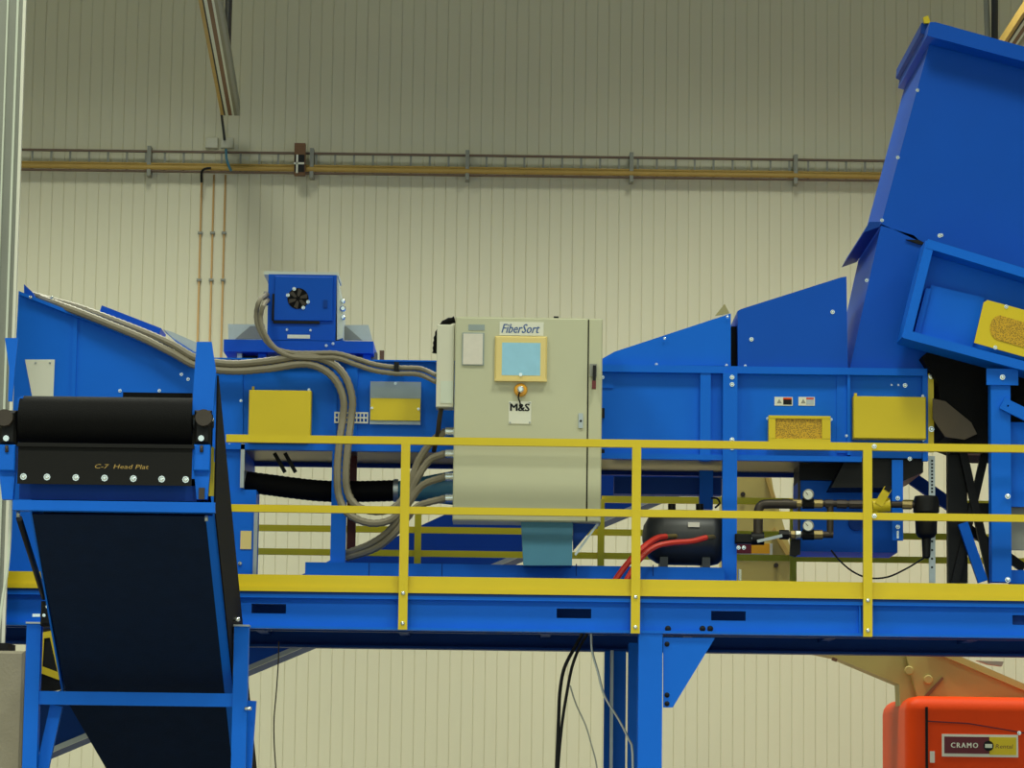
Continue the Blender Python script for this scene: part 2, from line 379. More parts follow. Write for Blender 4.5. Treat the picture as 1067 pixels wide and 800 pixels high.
# left hood
hd = MB().ppoly([(19.5, 303), (205, 375), (253, 376), (253, 600), (4, 597)], YF-0.02, YB).build('hood', BLUE, mc)
MB().ppoly([(19.5, 303), (19.5, 306.5), (203, 378.5), (205, 375)], YF-0.07, YF-0.02).build('hood_flange', BLUE, hd)
MB().pbox(75, 330, 79.5, 420, YF-0.035, YF-0.02).build('seam_strip', BLUE, hd)
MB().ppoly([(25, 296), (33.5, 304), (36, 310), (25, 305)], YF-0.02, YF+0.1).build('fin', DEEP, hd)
MB().ppoly([(26, 374.5), (57, 374.5), (55.5, 413), (33.5, 413)], YF-0.03, YF-0.02).build('white_plate', WHITE, hd)
for px, py in ((37, 378), (52, 378)): bolt(hd, px, py, YF-0.03, 0.006, STEEL)
for px, py in ((32, 309.5), (189, 390), (196, 395), (153, 357), (54, 310), (125, 407), (166, 407)): bolt(hd, px, py, YF-0.07 if py < 380 and px < 160 else YF-0.02, 0.010)
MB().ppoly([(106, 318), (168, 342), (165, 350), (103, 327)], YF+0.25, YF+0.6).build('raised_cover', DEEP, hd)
MB().ppoly([(170, 343), (180, 346), (205, 357), (205, 368), (180, 352)], YF+0.1, YF+0.3).build('cover_bracket', STEEL, hd)
# leg panel below hood with pale edge
MB().pbox(250.5, 462, 254.5, 508, YF-0.06, YF-0.01).build('edge_strip', STEEL, mc)
MB().pbox(232, 510, 266, 600, YF-0.03, YF+0.3).build('leg_panel', BLUE, mc)
MB().pbox(264, 530, 268, 600, YF-0.05, YF-0.03).build('edge_strip', STEEL, mc)
MB().pbox(250.5, 553, 262, 572, YF-0.037, YF-0.03).build('cream_sticker', FRAMEC, mc)
for px, py in ((239, 464), (250, 587), (235, 511)): bolt(mc, px, py, YF-0.035, 0.012)
MB().pbox(345, 469, 360.5, 600, YF-0.10, YF-0.02).build('leg', BLUE, mc)
# base frame
zb1 = P(660, 590, 0.55).z
MB().box(P(318, 590, 0.55).x, 0.55, ZD, P(755, 600, 0.55).x, 0.73, zb1).build('base_beam', BLUE, mc)
for px in (384, 460, 600, 680): MB().pbox(px, 586.5 + (px-533)*0.0131, px+1, 600, 0.547, 0.55).build('weld_seam', NAVY, mc)
MB().ppoly([(312, 600), (347, 582), (347, 600)], 0.75, 0.9).build('base_gusset', BLUE, mc)
# yellow guards
gd = MB().pbox(259, 406.5, 324, 455, YF-0.12, YF, 0.006).build('guard_cover', YEL, mc)
MB().pbox(257.5, 455, 321, 458.5, YF-0.125, YF).build('bottom_lip', YEL, gd)
MB().pbox(262.5, 402.5, 265, 407, YF-0.05, YF-0.03).build('tab', YEL, gd)
for px, py in ((322, 406), (320.5, 460.5), (251, 417.5)): bolt(mc, px, py, YF-0.06, 0.008)
gd2 = MB().pbox(386, 415, 438, 438, YF-0.06, YF-0.052, 0.002).build('guard_cover', YEL, mc)
MB().pbox(385.5, 397.5, 438.5, 442, YF-0.05, YF-0.02).build('plastic_window', PLEX, gd2)
for px, py in ((412, 399.5), (387.5, 425), (436, 426)): bolt(mc, px, py, YF-0.06, 0.008)
# perforated white bracket with square openings
pb = MB()
x0p, x1p = P(349, 435, YF-0.03).x, P(383, 435, YF-0.03).x; z1p, z0p = P(366, 430, YF-0.03).z, P(366, 440, YF-0.03).z
nx = 9
for r in range(3):
    z = z0p + (z1p-z0p)*r/2; pb.box(x0p, YF-0.03, z-0.006, x1p, YF-0.02, z+0.006)
for k in range(nx+1):
    x = x0p+(x1p-x0p)*k/nx; pb.box(x-0.005, YF-0.0305, z0p-0.006, x+0.005, YF-0.0205, z1p+0.006)
pb.build('perforated_bracket', WHITE, mc)
bolt(mc, 354, 408, YF-0.02, 0.009)
# right stickers
for a, c0, c1 in ((807, DARK, ORANGE), (832, STEEL, RED)):
    w = 19 if a == 807 else 17
    st = MB().pbox(a, 413.5, a+w, 422.5, YF-0.004, YF).build('warning_sticker', WHITE, mc)
    MB().pbox(a+w*0.48, 415, a+w-1, 421.5, YF-0.0055, YF-0.004).build('pictogram', c0, st)
    MB().pbox(a+w*0.48, 414.2, a+w-1, 416, YF-0.007, YF-0.0055).build('header_bar', c1, st)
    MB().ppoly([(a+2.5, 420), (a+5, 415.5), (a+7.5, 420)], YF-0.0055, YF-0.004).build('hazard_triangle', GREYP, st)
# mesh guard
mg = MB(); A, B, C, D = 801, 433, 865.5, 458
mg.pbox(A, B, C, B+3, YF-0.10, YF); mg.pbox(A, B+3, A+7, D-1, YF-0.10, YF-0.09); mg.pbox(C-9, B+3, C, D-1, YF-0.10, YF-0.09); mg.pbox(A, D-1, C, D+3, YF-0.10, YF)
mg.pbox(A, B+3, A+1, D-1, YF-0.09, YF); mg.pbox(C-1, B+3, C, D-1, YF-0.09, YF)
m1 = mg.build('mesh_guard', YEL, mc)
MB().pbox(A+6, B+2, C-8, D, YF-0.085, YF-0.08).build('mesh_screen', MESHY, m1)
for px, py in ((800, 436), (866, 437)): bolt(mc, px, py, YF-0.05, 0.009)
gd3 = MB().pbox(889.5, 413, 965, 457, YF-0.13, YF-0.01, 0.006).build('guard_cover', YEL, mc)
MB().pbox(890, 409.5, 893, 414, YF-0.05, YF-0.03).build('tab', YEL, gd3)
for px, py in ((961.5, 412.5), (962, 458.5), (882, 454), (881, 467)): bolt(mc, px, py, YF-0.06, 0.008)
# top covers right
MB().ppoly([(626, 374.5), (640, 366.5), (761.5, 326.5), (761.5, 381), (626, 380)], YF-0.01, YB).build('top_cover', BLUE, mc)
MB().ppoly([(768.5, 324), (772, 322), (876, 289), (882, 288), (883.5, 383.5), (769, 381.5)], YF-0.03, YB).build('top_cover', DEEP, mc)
MB().ppoly([(745, 329), (755, 316.5), (760, 326)], YB-0.3, YB-0.28).build('folded_flap', CREAM, mc)
MB().pbox(762, 340, 768, 381, YF+0.06, YF+0.2).build('cover_gap_shade', BLACK, mc)  # black block set in to stand for the shaded gap between covers
for px, py in ((684, 379.5), (757, 380.5), (758, 330), (692.5, 352.5), (783, 353.5), (867.5, 325), (776.5, 381)): bolt(mc, px, py, YF-0.03, 0.013 if py in (353.5, 325) else 0.008)
# tapered tail under the end bay + lower box
MB().ppoly([(882, 477), (962, 477), (962, 492), (925, 508), (866, 508)], YF+0.02, YB-0.1).build('tail_chute', DARK, mc)
lb = MB().pbox(833, 497, 935, 575, 1.15, 1.7).build('motor_housing', BLUE, mc)
MB().pbox(831.5, 496, 834, 578, 1.13, 1.15).build('housing_edge', PIPE, lb)
MB().pbox(833, 476, 878, 500, 1.1, 1.6).build('dark_bracket', DARK, mc)
MB().disc(892, 545, 1.15, 0.06, 0.04).build('round_cover', NAVY, lb)
bs = MB().pbox(929.5, 479, 941, 563, 0.72, 0.74).build('hanger_strap', BLUE, mc)
for py in (519, 549): bolt(bs, 935.5, py, 0.72, 0.013)
MB().pbox(934.5, 553, 936.5, 561, 0.712, 0.72).build('slot_pin', CHROME, bs)
MB().pbox(640, 497, 752, 515, 1.45, 1.6).build('cross_beam', NAVY, mc)
MB().pbox(729, 490, 743, 530, 1.35, 1.45).build('rear_leg', BLUE, mc)
MB().pbox(362, 470, 371, 572, 1.3, 1.36).build('red_support', DRED, mc)
MB().box(XM0+0.3, YB-0.06, zLb-0.05, XMm, YB, zLb-0.02).build('rear_rail', NAVY, mc)
MB().box(XMm, YB-0.06, zRb-0.05, XM1-0.5, YB, zRb-0.02).build('rear_rail', NAVY, mc)
for k, px in enumerate((290, 301)): MB().bar(P(px-4, 472, 1.0), P(px+7, 492, 1.0), 0.03, 0.03).build('strut', DARK, mc)
# ------------------------------------------------------------------ hopper chute
YH = YF+0.02; YH2 = 2.35
hp = thing('infeed_hopper', 'tall leaning blue sheet metal hopper at the right edge', 'hopper', (P(990, 400, YH).x, 1.5, zRt))
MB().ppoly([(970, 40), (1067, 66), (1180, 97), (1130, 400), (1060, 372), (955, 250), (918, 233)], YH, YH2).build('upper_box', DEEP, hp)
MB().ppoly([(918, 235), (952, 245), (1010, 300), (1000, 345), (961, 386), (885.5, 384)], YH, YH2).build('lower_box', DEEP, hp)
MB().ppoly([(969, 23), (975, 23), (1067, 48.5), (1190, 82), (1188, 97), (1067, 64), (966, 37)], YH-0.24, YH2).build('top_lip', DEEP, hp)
MB().ppoly([(960, 24), (968, 22), (966, 38), (959, 34)], YH+0.06, YH2+0.05).build('side_flange', NAVY, hp)
MB().ppoly([(906, 231), (917, 231), (917, 236), (900, 242)], YH, YH2+0.05).build('side_flange', NAVY, hp)
MB().ppoly([(962, 18), (967, 16), (970, 24), (963, 24)], YH+0.02, YH+0.05).build('yellow_lug', YEL, hp)
for px, py in ((956, 94), (935.5, 164), (919, 229.5), (903, 292), (981, 245)): bolt(hp, px, py, YH, 0.011)
MB().ppoly([(944, 249.5), (958, 250), (965, 254), (958, 254.5)], YH-0.02, YH).build('gap_shadow', DARK, hp)  # dark strip laid on as the shadow line of the gap
# ------------------------------------------------------------------ inclined feed conveyor frame (right)
fc = thing('feed_conveyor', 'tilted blue conveyor frame with a yellow mesh guard at the right edge', 'conveyor', (P(1042, 605, 0.45).x, 0.5, ZD))
def line(p, q, x): return p[1]+(q[1]-p[1])*(x-p[0])/(q[0]-p[0])
T0, T1 = (967, 249.5), (1067, 279.5); B0, B1 = (940, 352), (1067, 386)
XE = 1150
MB().ppoly([(967, 249), (XE, line(T0, T1, XE)), (XE, line(T0, T1, XE)+10), (965, 258)], 0.28, 0.62).build('top_flange', BLUE, fc)
MB().ppoly([(965, 250), (973, 257), (949, 353), (940, 351)], 0.283, 0.615).build('end_flange', BLUE, fc)
MB().ppoly([(946, 344), (XE, line(B0, B1, XE)-10), (XE, line(B0, B1, XE)), (941, 352)], 0.28, 0.62).build('bottom_flange', BLUE, fc)
MB().ppoly([(968, 256), (XE, line(T0, T1, XE)+6), (XE, line(B0, B1, XE)-6), (945, 350)], 0.50, 0.56).build('side_panel', BLUE, fc)
MB().ppoly([(970, 297), (1026, 310), (1012, 366), (955, 350)], 0.44, 0.50).build('inner_plate', BLUE, fc)
MB().ppoly([(965, 300), (970, 301), (958, 350), (952, 349)], 0.40, 0.50).build('inner_rib', BLUE, fc)
ex = [(1015, 357), (1025, 315), (1029, 312.5), (XE, 345), (XE, 395)]
yg = MB().ppoly(ex, 0.29, 0.30).build('yellow_guard', YEL, fc)
import math as _m
slot = [(1042+13*_m.cos(_m.radians(a))*0.8, 341.5+13*_m.sin(_m.radians(a))) for a in range(110, 290, 18)] + [(XE-10, 357), (XE-10, 383)]
MB().ppoly(slot, 0.284, 0.29).build('mesh_screen', MESHY, yg)
for px, py in ((1048.5, 319.5), (1037, 362)): bolt(yg, px, py, 0.29, 0.012)
bolt(fc, 979, 245.5, 0.29, 0.012)
MB().cyl(P(1012, 366, 0.36), P(1120, 394, 0.36), 0.035, 12).build('roller_tube', BLUE, fc)
# supporting legs
po = MB().pbox(1033, 399, 1053.5, 606, 0.36, 0.5).build('leg', BLUE, fc)
MB().pbox(1028, 384, 1061, 401, 0.34, 0.36).build('cap_plate', BLUE, po)
for px, py in ((1044.5, 393), (1050, 423), (1050, 517), (1050, 604)): bolt(po, px, py, 0.34, 0.016)
MB().bar(P(1044, 420, 0.34), P(1110, 452, 0.34), 0.09, 0.03).build('brace', BLUE, fc)
MB().pbox(1053, 440, 1100, 528, 0.5, 0.55).build('lower_panel', BLUE, fc)
MB().pbox(1053, 528, 1100, 573, 0.6, 0.65).build('grey_panel', GREYP, fc)
MB().pbox(1053, 594, 1100, 608, 0.5, 0.6).build('foot_beam', BLUE, fc)
MB().ppoly([(960, 372), (972, 362), (1120, 396), (1120, 470), (1030, 470), (1014, 466), (985, 455), (978, 400)], 0.62, 1.5).build('rubber_skirt', BLACK, fc)
MB().ppoly([(972, 415), (985, 418), (1012, 440), (1018, 452), (1005, 458), (985, 455), (972, 436)], 0.60, 0.62).build('chute_plate', SOOT, fc)
MB().pbox(988, 466, 1008, 607, 0.9, 1.0).build('leg', DARK, fc)
MB().pbox(990, 452, 1033, 472, 0.8, 0.95).build('cross_bar', DARK, fc)
MB().bar(P(1003, 470, 0.85), P(1034, 607, 0.85), 0.001+0.06, 0.05).build('brace', DARK, fc)
MB().bar(P(1028, 465, 0.88), P(995, 607, 0.88), 0.06, 0.05).build('brace', DARK, fc)
MB().bar(P(1003, 545, 0.8), P(1024, 606, 0.8), 0.075, 0.05).build('brace', BLUE, fc)
MB().pbox(1005, 524, 1034, 535, 0.92, 1.0).build('cross_bar', DARK, fc)
MB().bar(P(944, 494, 1.75), P(990, 526, 1.75), 0.10, 0.06).build('brace', NAVY, fc)
MB().bar(P(1005, 548, 1.2), P(1067, 592, 1.2), 0.07, 0.05).build('brace', DARK, fc)
# ------------------------------------------------------------------ control cabinet
YC = 0.20; YC2 = 0.58
cb = thing('control_cabinet', 'tall beige control cabinet with touch screen on a teal pedestal', 'cabinet', (P(550, 590, YC).x, 0.4, zb1))
MB().pbox(473, 331, 627, 543, YC+0.02, YC2).build('body', BEIGE, cb)
dr = MB().pbox(473.5, 331.5, 611.6, 542, YC, YC+0.02, 0.004).build('door', BEIGE, cb)
MB().pbox(613, 332.5, 626.5, 543, YC, YC+0.02, 0.004).build('flange_panel', BEIGE, cb)
MB().pbox(611.6, 333, 613, 543, YC+0.01, YC+0.021).build('door_gap', DARK, cb)
MB().pbox(577, 329.5, 582, 331.5, YC+0.05, YC+0.1).build('lifting_eye', DARK, cb)
hm = MB().pbox(515.5, 350, 570, 397, YC-0.035, YC, 0.012).build('operator_panel', FRAMEC, dr)
MB().pbox(523, 357, 563, 391, YC-0.037, YC-0.035).build('screen', SCREEN, hm)
MB().pbox(515.5, 394.5, 570, 397, YC-0.045, YC-0.035).build('bottom_lip', FRAMEC, hm)
MB().disc(542.5, 390.3, YC-0.037, 0.013, 0.008, 10).build('latch_knob', CHROME, hm)
lb_ = MB().pbox(520.5, 335.3, 566.5, 349.5, YC-0.006, YC).build('name_plate', WHITE, dr)
text('FiberSort', 542.5, 342.2, YC-0.0075, 0.068, LBLUE, lb_, shear=0.35, width=0.285, bold=0.02)
pk = MB().pbox(481.5, 346.5, 504.5, 380.5, YC-0.012, YC).build('document_pocket', PLEX, dr)
MB().pbox(482.5, 347.5, 503, 379.5, YC-0.016, YC-0.012).build('paper_sheet', PAPER, pk)
MB().pbox(488, 338, 505, 344, YC-0.005, YC).build('tape_strip', PLEX, dr)
bt = MB().lathe(P(542.5, 406.5, YC), (0, -1, 0), [(0, 0.05), (0.02, 0.05), (0.03, 0.042), (0.032, 0.022), (0.055, 0.02), (0.06, 0.012)], 20).build('key_button', GOLD, dr)
MB().lathe(P(542.5, 405.5, YC-0.06), (0, -1, 0), [(0, 0.024), (0.012, 0.024), (0.016, 0.014)], 14).build('key_barrel', CHROME, bt)
MB().tube([P(541.5, 408, YC-0.07), P(540, 414, YC-0.05), P(541.5, 418, YC-0.03), P(543, 425, YC-0.02)], 0.006, 6).build('key_chain', DARK, bt)
sg = MB().pbox(530, 418, 553.5, 441.5, YC-0.006, YC).build('logo_sign', WHITE, dr)
text('M&S', 541.7, 424.3, YC-0.0075, 0.056, DARK, sg, width=0.14, bold=0.06)
for px, py in ((531.5, 419.5), (552, 419.5), (531.5, 440), (552, 440)): bolt(sg, px, py, YC-0.005, 0.005, STEEL)
lt = MB().pbox(602.7, 430.5, 607.6, 446, YC-0.012, YC).build('latch', STEEL, dr)
MB().disc(605.2, 438.5, YC-0.012, 0.009, 0.008, 8).build('latch_key', DARK, lt)
hn = MB().pbox(614.5, 379, 622, 392, YC-0.02, YC).build('disconnect_switch', GREYP, cb)
MB().bar(P(619.5, 381, YC-0.03), P(619, 402, YC-0.05), 0.024, 0.03).build('lever', DARK, hn)
MB().bar(P(619, 397, YC-0.05), P(618.8, 405, YC-0.055), 0.03, 0.034).build('lever_grip', DRED, hn)
pd = MB(); a = [P(x, y, 0.28) for x, y in ((543, 543), (597, 543), (596, 589), (545.5, 589))]; pd.poly(a, (0, 0.24, 0)); pd.build('pedestal', TEAL, cb)
MB().ppoly([(597, 545), (621, 546), (597, 574)], 0.33, 0.345).build('pedestal_gusset', NAVY, cb)
MB().ppoly([(622, 545), (624, 546), (600, 579), (598.5, 577)], 0.30, 0.31).build('gusset_edge', STEEL, cb)
jb = MB().pbox(454.8, 338, 473, 424, YC+0.05, YC+0.25, 0.005).build('side_box', BEIGE2, cb)
MB().pbox(459, 397, 472, 420, YC+0.045, YC+0.05).build('cover_plate', PALE, jb)
MB().tube([P(474, 333, YC+0.15), P(463, 337, YC+0.15), P(456, 350, YC+0.15), P(454, 368, YC+0.18)], 0.028, 8, 0.018, 0.2).build('cable_sleeve', BLACK, jb)
MB().tube([P(460, 424, YC+0.15), P(458, 436, YC+0.15), P(456, 452, YC+0.2), P(452, 470, YC+0.3)], 0.018, 8).build('drop_conduit', PIPE, jb)
for py in (449.5, 472.5, 496.5, 519):
    MB().cyl(P(473, py, YC+0.2), P(464, py, YC+0.2), 0.034, 10).build('conduit_fitting', CHROME, cb)
# ------------------------------------------------------------------ flexible conduits
def hose(pts, r, label, m=HOSE, group=None, name='flexible_conduit', rib=0.1, cat='conduit', clips=()):
    o = tag(MB().tube([P(*p) for p in pts], r, 8, 0.022, rib).build(name, m), label, cat, group)
    return o
yh = YF-0.14
H1 = [(30, 306.5, YF+0.15), (52, 312.5, YF+0.12), (80, 320, YF+0.08), (110, 330.5, YF+0.03), (150, 346, YF-0.03), (180, 359, yh+0.03), (205, 373, yh), (240, 379, yh), (280, 376, yh), (318, 371, yh), (345, 378, yh), (360, 393, yh), (367, 415, yh), (366, 435, yh), (363, 460, yh-0.06), (360.5, 490, yh-0.08), (362, 512, yh-0.08), (372, 527, yh-0.1), (392, 533, yh-0.12), (412, 528, yh-0.12), (426, 508, yh-0.12), (436, 480, yh-0.14), (450, 460, yh-0.16), (464, 449.5, YC+0.2)]
H2 = [(42, 310.5, YF+0.05), (60, 317, YF-0.02), (82, 325, YF-0.09), (112, 337, yh+0.03), (150, 353, yh+0.02), (180, 368, yh), (205, 381, yh), (240, 386.5, yh), (280, 384, yh), (316, 379, yh), (337, 385, yh), (351, 398, yh), (358, 417, yh), (357, 437, yh), (353.5, 462, yh-0.06), (351.5, 492, yh-0.08), (353.5, 518, yh-0.08), (364, 536, yh-0.1), (386, 545, yh-0.12), (408, 541, yh-0.12), (422, 525, yh-0.13), (434, 500, yh-0.14), (447, 480, yh-0.15), (464, 472.5, YC+0.2)]
hose(H1, 0.030, 'upper grey ribbed conduit running down the hood slope to the topmost cabinet fitting')
hose(H2, 0.030, 'lower grey ribbed conduit of the pair hugging the hood slope, looping lowest beside the leg')
H3 = [(280, 306, YF+0.3), (271, 312, yh), (267, 327, yh), (270, 343, yh), (282, 360, yh), (300, 367, yh), (325, 368, yh), (350, 368, yh), (372, 374, yh), (392, 380, yh), (415, 383, yh), (438, 384, yh), (455, 391, YC+0.22)]
H4 = [(280, 312, YF+0.3), (275, 317, yh-0.02), (271.5, 330, yh-0.02), (275, 346, yh-0.02), (286, 362, yh-0.02), (302, 371, yh-0.02), (325, 373, yh-0.02), (350, 373, yh-0.02), (370, 379.5, yh-0.02), (390, 386, yh-0.02), (412, 389, yh-0.02), (436, 390, yh-0.02), (455, 398, YC+0.22)]
hose(H3, 0.020, 'upper thin grey conduit curving from the blower box to the cabinet side box')
hose(H4, 0.020, 'lower thin grey conduit curving from the blower box to the cabinet side box')
H5 = [(362, 576, 0.75), (385, 567, 0.62), (403, 555, 0.55), (416, 540, 0.5), (428, 521, 0.46), (441, 505, 0.43), (464, 496.5, YC+0.2)]
H6 = [(362, 581, 0.75), (392, 571, 0.6), (412, 555, 0.52), (424, 540, 0.48), (436, 527, 0.44), (464, 519, YC+0.2)]
hose(H5, 0.029, 'grey conduit rising from behind the machine leg to the third cabinet fitting')
hose(H6, 0.029, 'grey conduit rising from behind the machine leg to the bottom cabinet fitting')
for px, py in ((268, 380), (320, 372.5)):
    pass
tag(MB().pbox(410.5, 377, 415.5, 385.5, yh-0.045, YF-0.0).build('conduit_clamp', DARK), 'small black clamp holding two thin conduits against the blue body', 'clamp')
# black air duct
ad = thing('air_duct', 'thick black sagging air duct hose under the left machine body', 'duct', P(330, 520, 0.95))
MB().tube([P(250, 501, 0.95), P(280, 505, 0.95), (P(330, 511, 0.95)), P(370, 512, 0.95), P(414, 511, 0.95)], 0.083, 16, 0.02, 0.04).build('hose', BLACK, ad)
MB().cyl(P(250, 501, 0.95), P(256, 502, 0.95), 0.088, 16).build('clamp', STEEL, ad)
MB().cyl(P(410, 511, 0.95), P(415, 511, 0.95), 0.088, 16).build('clamp', STEEL, ad)
MB().cyl(P(414, 511, 0.95), P(500, 507, 0.95), 0.07, 16, 0.16).build('cone', TEAL, ad)
# ------------------------------------------------------------------ blower unit
bl = thing('blower_unit', 'blue box blower with a round fan opening on top of the machine', 'blower', (P(314, 375, 1.1).x, 1.2, zLt))
Yb = 0.95
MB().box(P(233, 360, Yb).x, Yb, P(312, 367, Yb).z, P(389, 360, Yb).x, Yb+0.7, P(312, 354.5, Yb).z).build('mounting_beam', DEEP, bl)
for a, b in ((247, 252), (269, 277), (302, 308), (378, 386)):
    MB().pbox(a, 366, b, 378, Yb+0.1, Yb+0.2).build('support_leg', BLUE if a != 247 else STEEL, bl)
MB().pbox(248, 366, 268, 376, Yb+0.25, Yb+0.5).build('motor_foot', DARK, bl)
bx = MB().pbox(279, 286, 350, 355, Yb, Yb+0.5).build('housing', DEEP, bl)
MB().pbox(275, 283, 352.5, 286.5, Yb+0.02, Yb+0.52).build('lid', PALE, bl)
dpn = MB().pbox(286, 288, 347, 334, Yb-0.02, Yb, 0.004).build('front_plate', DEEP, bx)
MB().pbox(283.5, 306, 286, 334, Yb-0.015, Yb).build('plate_gap', DARK, bx)
MB().pbox(284.5, 333.5, 333, 337, Yb-0.015, Yb).build('plate_gap', DARK, bx)
MB().disc(310.5, 311, Yb-0.02, 0.082, 0.004, 24).build('fan_opening', BLACK, dpn)
fan = MB()
cc = P(310.5, 311, Yb-0.026)
for k in range(6):
    a = k*math.pi/3; d = Vector((math.cos(a), 0, math.sin(a))); n = Vector((-math.sin(a), 0, math.cos(a)))
    fan.poly([cc+d*0.015, cc+d*0.07+n*0.005, cc+d*0.072+n*0.04, cc+d*0.02+n*0.02], (0, 0.001, 0))
fan.build('fan_blades', PIPE, dpn)
for px, py in ((306.5, 301), (316, 320.5), (300, 307.5), (321, 314.5)): bolt(dpn, px, py, Yb-0.022, 0.011)
MB().pbox(337, 312.5, 341, 320.5, Yb-0.03, Yb-0.02).build('latch', NAVY, dpn)
MB().pbox(299.5, 348.7, 323, 352.5, Yb-0.004, Yb).build('rating_plate', WHITE, bx)
for px, py in ((299, 343.5), (323.5, 344)): bolt(bx, px, py, Yb-0.003, 0.007)
for px, py in ((340, 360), (347, 358)): bolt(bl, px, py, Yb-0.002, 0.008)
MB().cyl(P(280, 311, Yb+0.25), P(275, 311, Yb+0.25), 0.055, 14).build('cable_entry', DARK, bx)
MB().poly([P(351, 286.5, Yb+0.03), P(357, 320, Yb+0.03), P(357, 352, Yb+0.03), P(351, 354, Yb+0.03)], (0, 0.4, 0)).build('side_cover', PALE, bl)
for py, rr in ((314, 0.02), (322, 0.025), (331, 0.02)): MB().lathe(P(357.5, py, Yb+0.05), (0, -1, 0), [(0, rr), (0.03, rr), (0.04, rr*0.6)], 10).build('cable_gland', CHROME, bl)
for s in ((237.5, 338, 252, 353.5, 1), (352, 338.5, 386, 354.5, -1)):
    pass
MB().ppoly([(237.5, 337.5), (276, 338), (276, 354), (238, 354)], Yb+0.3, Yb+0.31).build('side_plate', STEEL, bl)
MB().ppoly([(245, 353), (261, 339.5), (276, 340), (276, 353)], Yb+0.29, Yb+0.30).build('side_gusset', GREYP, bl)
MB().ppoly([(352, 338.5), (384, 338.5), (388, 354.5), (352, 354.5)], Yb+0.3, Yb+0.31).build('side_plate', STEEL, bl)
MB().ppoly([(355, 340), (361, 340), (377, 354), (355, 354)], Yb+0.29, Yb+0.30).build('side_gusset', GREYP, bl)
MB().pbox(395.5, 365, 400, 375.5, Yb+0.2, Yb+0.25).build('stub', BROWN, bl)
MB().pbox(370, 367, 393, 376, Yb+0.2, Yb+0.3).build('cable_trough', HOSE, bl)
# ------------------------------------------------------------------ air tank with red hoses
tk = thing('air_tank', 'dark grey compressed air tank lying under the machine body', 'tank', (P(715, 590, 0.95).x, 0.95, zb1))
tc = P(672, 559.5, 0.95); tl = 0.53
MB().lathe((tc.x-0.02, 0.95, tc.z), (1, 0, 0), [(0, 0.02), (0.01, 0.09), (0.05, 0.16), (0.11, 0.2), (0.16, 0.212), (tl, 0.212), (tl+0.05, 0.2), (tl+0.12, 0.13), (tl+0.14, 0.02)], 28).build('vessel', TANK, tk)
for dx in (0.14, 0.46):
    MB().box(tc.x+dx-0.03, 0.80, zb1, tc.x+dx+0.03, 1.10, tc.z-0.16).build('foot', TANK, tk)
MB().pbox(717, 544, 729, 549, 0.735, 0.742).build('rating_plate', PAPER, tk)
for px, py in ((700, 527), (729, 527)): MB().cyl(P(px, py+4, 0.95), P(px, py-2, 0.95), 0.03, 10).build('valve_cap', DARK, tk)
MB().cyl(P(705, 558.5, 0.76), P(694, 559, 0.66), 0.02, 10).build('hose_fitting', BRASS, tk)
MB().cyl(P(744, 559.5, 0.76), P(736, 560, 0.66), 0.02, 10).build('hose_fitting', BRASS, tk)
hose([(694, 559, 0.66), (684, 561, 0.60), (672, 569, 0.5), (660, 580, 0.42), (650, 592, 0.40), (640, 606, 0.4)], 0.024, 'short upper red air hose from the tank, disappearing behind the toe board', RED, None, 'air_hose', 0, 'hose')
hose([(736, 560, 0.66), (720, 564, 0.58), (700, 565.5, 0.52), (684, 569, 0.48), (672, 577, 0.43), (662, 589, 0.38), (652, 606, 0.36)], 0.022, 'longer lower red air hose from the right tank fitting across the tank', RED, None, 'air_hose', 0, 'hose')
tag(MB().tube([P(741, 519, 0.95), P(747, 519, 0.95), P(750, 524, 0.95), P(745, 529, 0.95)], 0.008, 6).build('tank_cable', DARK), 'thin dark looped cable on top of the air tank', 'cable')
# ------------------------------------------------------------------ compressed air service unit
au = thing('air_service_unit', 'iron pipework with gauges, yellow valve and black filter below the machine', 'pipework', P(870, 556, 0.62))
Yp = 0.62; rp = 0.026
MB().tube([P(790, 556, Yp), P(790, 540, Yp), P(790.5, 531, Yp), P(794, 526, Yp), P(802, 525, Yp), P(830, 525.3, Yp)], 0.036, 12).build('elbow_pipe', PIPE, au)
MB().cyl(P(826, 524, Yp), P(958, 526, Yp), rp, 12).build('main_pipe', PIPE, au)
for a, b, m in ((815, 823, PIPE), (826, 835, BRASS), (848, 857, BRASS), (860, 868, PIPE), (872, 882, PIPE), (885, 900, PIPE), (940, 950, BRASS)):
    MB().cyl(P(a, 524.5+(a-830)*0.013, Yp), P(b, 524.5+(b-830)*0.013, Yp), 0.034, 8, None, False).build('coupling', m, au)
MB().cyl(P(812, 557, Yp), P(868, 557, Yp), rp, 12).build('lower_pipe', PIPE, au)
for a, b, m in ((812, 822, DARK), (824, 828, BRASS), (829, 834, CHROME), (848, 857, BRASS)):
    MB().cyl(P(a, 557, Yp), P(b, 557, Yp), 0.036, 8, None, False).build('coupling', m, au)
MB().cyl(P(865, 557, Yp), P(865, 525, Yp), rp, 12).build('riser_pipe', PIPE, au)
for py in (515.5, 548):
    gq = MB().lathe(P(842, py, Yp-0.03), (0, -1, 0), [(0, 0.042), (0.03, 0.042), (0.035, 0.036)], 20).build('gauge', GREYP, au)
    MB().lathe(P(842, py, Yp-0.065), (0, -1, 0), [(0, 0.034), (0.002, 0.034)], 20).build('dial', WHITE, gq)
    MB().bar(P(842, py, Yp-0.07), P(839.5, py-3, Yp-0.07), 0.004, 0.002).build('needle', DARK, gq)
    MB().cyl(P(842, py+4, Yp-0.01), P(842, py+9.5, Yp-0.01), 0.016, 8).build('gauge_stem', BRASS, au)
    MB().cyl(P(836, py+9, Yp), P(848, py+9, Yp), 0.04, 8, None, False).build('tee', DARK, au)
vb = MB().cyl(P(909, 527, Yp-0.02), P(927, 526, Yp-0.02), 0.055, 12).build('yellow_valve', YEL, au)
